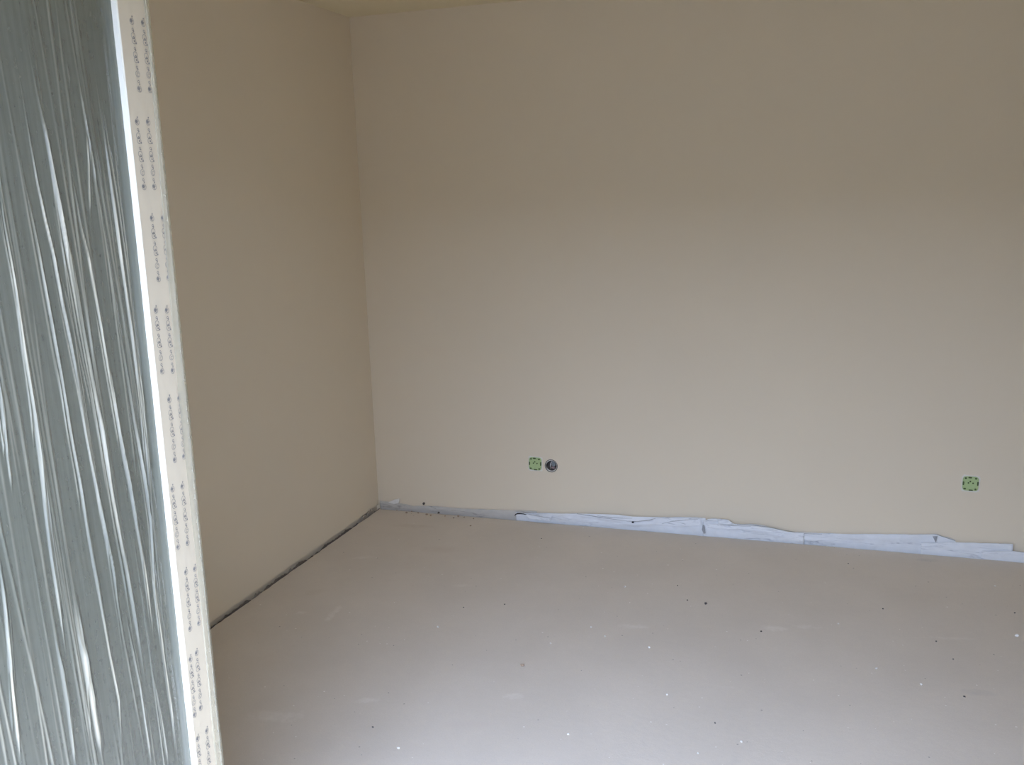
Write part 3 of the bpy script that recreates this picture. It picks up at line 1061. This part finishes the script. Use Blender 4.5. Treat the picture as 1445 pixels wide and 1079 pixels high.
def cover(px, py, half, rot, label, seed):
    c = hit(px, py, 1, 0)
    root = empty('socket_box_cap', c)
    tag(root, label, 'socket cap', 'green caps on flush socket boxes')
    r = random.Random(seed)

    def part(name, bm, m):
        bmesh.ops.rotate(bm, cent=(0, 0, 0), matrix=Matrix.Rotation(rot, 3, 'Y'), verts=bm.verts)
        bmesh.ops.recalc_face_normals(bm, faces=bm.faces[:])
        return obj(name, bm, m, root)
    # chipped plaster rim around the cap
    bm = bmesh.new()
    A = rsq(half * 1.02, half * .45)
    B = rsq(half * 1.15, half * .32)
    n = len(A)
    vi = [bm.verts.new((x, -.002, z)) for x, z in A]
    vo = [bm.verts.new((x * (1 + r.uniform(-.05, .06)), -.0005, z * (1 + r.uniform(-.05, .06)))) for x, z in B]
    vb = [bm.verts.new((v.co.x, .003, v.co.z)) for v in vo]
    for i in range(n):
        j = (i + 1) % n
        bm.faces.new((vi[i], vi[j], vo[j], vo[i]))
        bm.faces.new((vo[i], vo[j], vb[j], vb[i]))
    part('plaster_rim', bm, M_rim)
    # cap plate, dished in the middle
    bm = bmesh.new()
    loops = []
    for s, y in ((1.0, .004), (1.0, -.0035), (.95, -.005), (.74, -.005), (.70, -.0038), (.45, -.0034)):
        loops.append([bm.verts.new((x, y, z)) for x, z in (rsq(half * s, half * (.42 if s > .8 else .62 * s / .74 * .9)))])
    for a, b in zip(loops, loops[1:]):
        for i in range(n):
            j = (i + 1) % n
            bm.faces.new((a[i], a[j], b[j], b[i]))
    bm.faces.new(loops[-1])
    bm.faces.new(loops[0][::-1])
    part('cap_plate', bm, M_green)
    # moulded dark notches on the rim
    for (u, v, w, h) in ((-.12, .88, .22, .10), (.08, -.9, .26, .09), (-.9, .02, .10, .26), (.9, .08, .10, .28), (.62, .78, .14, .1), (-.66, .76, .12, .12), (.66, -.74, .12, .12), (-.7, -.74, .16, .1)):
        bm = bmesh.new()
        cx, cz, hw, hh = u * half, v * half, w * half, h * half
        prism(bm, [(cx - hw, cz - hh * .6), (cx - hw * .7, cz - hh), (cx + hw * .7, cz - hh), (cx + hw, cz - hh * .6), (cx + hw, cz + hh * .6), (cx + hw * .7, cz + hh), (cx - hw * .7, cz + hh), (cx - hw, cz + hh * .6)], 'y', -.0062, -.004)
        part('notch', bm, M_greendark)
    for (u, v) in ((-.06, .32), (-.28, .10), (.30, .10)):
        bm = bmesh.new()
        cx, cz, rr = u * half, v * half, .11 * half
        prism(bm, [(cx + rr * math.cos(a), cz + rr * math.sin(a)) for a in [2 * PI * k / 8 for k in range(8)]], 'y', -.0056, -.003)
        part('screw_hole', bm, M_greendark)
    return root


cover(755.5, 654, .034, .03, 'green plastic cap on socket box beside the open round box', 1)
cover(1369.5, 682, .033, .02, 'lone green plastic cap on socket box at the right', 2)


def round_box():
    root = empty('round_socket_box', (HX, 0, HZ))
    tag(root, 'open round socket box in the wall with cable ends inside', 'socket box')
    # lip
    bm = bmesh.new()
    n = 32
    prof = [(HR - .0005, .001), (HR + .001, -.0008), (HR + .001, -.0022), (HR - .001, -.003), (HR - .0022, -.0015), (HR - .004, .004)]
    rings = [[bm.verts.new((r * math.cos(2 * PI * k / n), y, r * math.sin(2 * PI * k / n))) for k in range(n)] for r, y in prof]
    for a, b in zip(rings, rings[1:]):
        for k in range(n):
            bm.faces.new((a[k], a[(k + 1) % n], b[(k + 1) % n], b[k]))
    bmesh.ops.recalc_face_normals(bm, faces=bm.faces[:])
    obj('lip', bm, M_boxgrey, root, True)
    # plaster smeared ring inside the lip
    bm = bmesh.new()
    rings = []
    for r, y in ((HR - .0022, .000), (HR - .0038, -.001), (HR - .0066, .003)):
        rings.append([bm.verts.new((r * (1 + .03 * nz(k * .7, 3, 1)) * math.cos(2 * PI * k / n), y, r * math.sin(2 * PI * k / n))) for k in range(n)])
    for a, b in zip(rings, rings[1:]):
        for k in range(n):
            bm.faces.new((a[k], a[(k + 1) % n], b[(k + 1) % n], b[k]))
    obj('plaster_ring', bm, M_rim, root, True)
    # cup
    bm = bmesh.new()
    rings = []
    for r, y in ((HR - .0058, .002), (HR - .0062, .046), (HR - .02, .050)):
        rings.append([bm.verts.new((r * math.cos(2 * PI * k / n), y, r * math.sin(2 * PI * k / n))) for k in range(n)])
    for a, b in zip(rings, rings[1:]):
        for k in range(n):
            bm.faces.new((a[k], a[(k + 1) % n], b[(k + 1) % n], b[k]))
    bm.faces.new(rings[-1])
    obj('cup', bm, M_boxgrey, root, True)

    def tube(name, pts, r, m):
        bm = bmesh.new()
        rs = []
        for i, p in enumerate(pts):
            p = Vector(p)
            d = (Vector(pts[min(i + 1, len(pts) - 1)]) - Vector(pts[max(i - 1, 0)])).normalized()
            a = d.orthogonal().normalized()
            b = d.cross(a)
            rs.append([bm.verts.new(p + a * r * math.cos(2 * PI * k / 8) + b * r * math.sin(2 * PI * k / 8)) for k in range(8)])
        for a, b in zip(rs, rs[1:]):
            for k in range(8):
                bm.faces.new((a[k], a[(k + 1) % 8], b[(k + 1) % 8], b[k]))
        bm.faces.new(rs[0][::-1]); bm.faces.new(rs[-1])
        bmesh.ops.recalc_face_normals(bm, faces=bm.faces[:])
        obj(name, bm, m, root, True)
    tube('cable', [(-.008, .03, -.024), (-.0085, .012, -.018), (-.007, .006, -.004), (-.005, .008, .010), (-.001, .02, .022)], .0022, M_cable)
    # rubber flap in the upper right, plug below
    bm = bmesh.new()
    prism(bm, [(-.001, .004), (.002, .020), (.008, .024), (.019, .012), (.024, .002), (.014, -.004), (.006, -.004)], 'y', .004, .010)
    bmesh.ops.rotate(bm, cent=(0, .007, 0), matrix=Matrix.Rotation(.25, 3, 'Z'), verts=bm.verts)
    obj('rubber_flap', bm, M_rubber, root)
    bm = bmesh.new()
    bmesh.ops.create_icosphere(bm, subdivisions=2, radius=.011)
    for v in bm.verts:
        v.co = Vector((v.co.x * 1.15 + .007, v.co.y * .7 + .016, v.co.z * .75 - .014)) + Vector((nz(*(v.co * 200)), 0, nz(*(v.co * 150)))) * .0015
    obj('plug', bm, M_rose, root, True)


round_box()

# ------------------------------------------------------------------ crumbs on the screed
def floor_crumb(px, py, s, m, seed, name, label, cat, group=None):
    p = hit(px, py, 2, 0)
    o = crumb(name, (p.x, p.y, -.0006), s, m, seed)
    return tag(o, label, cat, group)


floor_crumb(996, 852, .0075, M_grit, 21, 'dark_pebble', 'largest dark pebble on the screed in the middle', 'pebble')
floor_crumb(1435, 898, .009, M_chip, 22, 'plaster_crumb', 'largest white plaster crumb on the screed at the right edge', 'crumb')
floor_crumb(737, 940, .0085, M_brown, 23, 'brown_chip', 'light brown chip lying on the screed', 'chip')
for k, (x, y) in enumerate([(1300, 966), (1183, 880), (562, 1056), (941, 980), (1167, 771), (777, 908), (1046, 1047), (985, 1063), (882, 828), (834, 885), (854, 898), (1237, 943), (916, 914), (1404, 827), (618, 885), (802, 1036)]):
    floor_crumb(x, y, (.0055, .0045, .006)[k % 3], M_chip, 40 + k, 'plaster_crumb', 'tiny white plaster crumb loose on the screed', 'crumb', 'white plaster crumbs on the screed')
for k, (x, y) in enumerate([(1074, 891), (1321, 905), (956, 826), (970, 847), (764, 760), (1009, 1020), (1432, 865), (1345, 930), (654, 857), (526, 1026), (1246, 859), (1197, 795), (1361, 983), (712, 853)]):
    floor_crumb(x, y, (.0048, .004, .0036)[k % 3], M_grit, 80 + k, 'dark_grit_grain', 'tiny dark grain of grit loose on the screed', 'grit', 'dark grit grains on the screed')
for k, (x, y) in enumerate([(590, 724), (602, 726), (655, 730), (664, 742), (647, 729), (668, 732), (581, 722), (608, 727.5), (628, 728.5), (640, 731), (574, 724), (560, 720)]):
    floor_crumb(x, y, (.006, .008, .005)[k % 3], M_brown, 120 + k, 'brown_crumb', 'small brown crumb at the foot of the dusty foam strip', 'crumb', 'brown crumbs below the dusty strip')
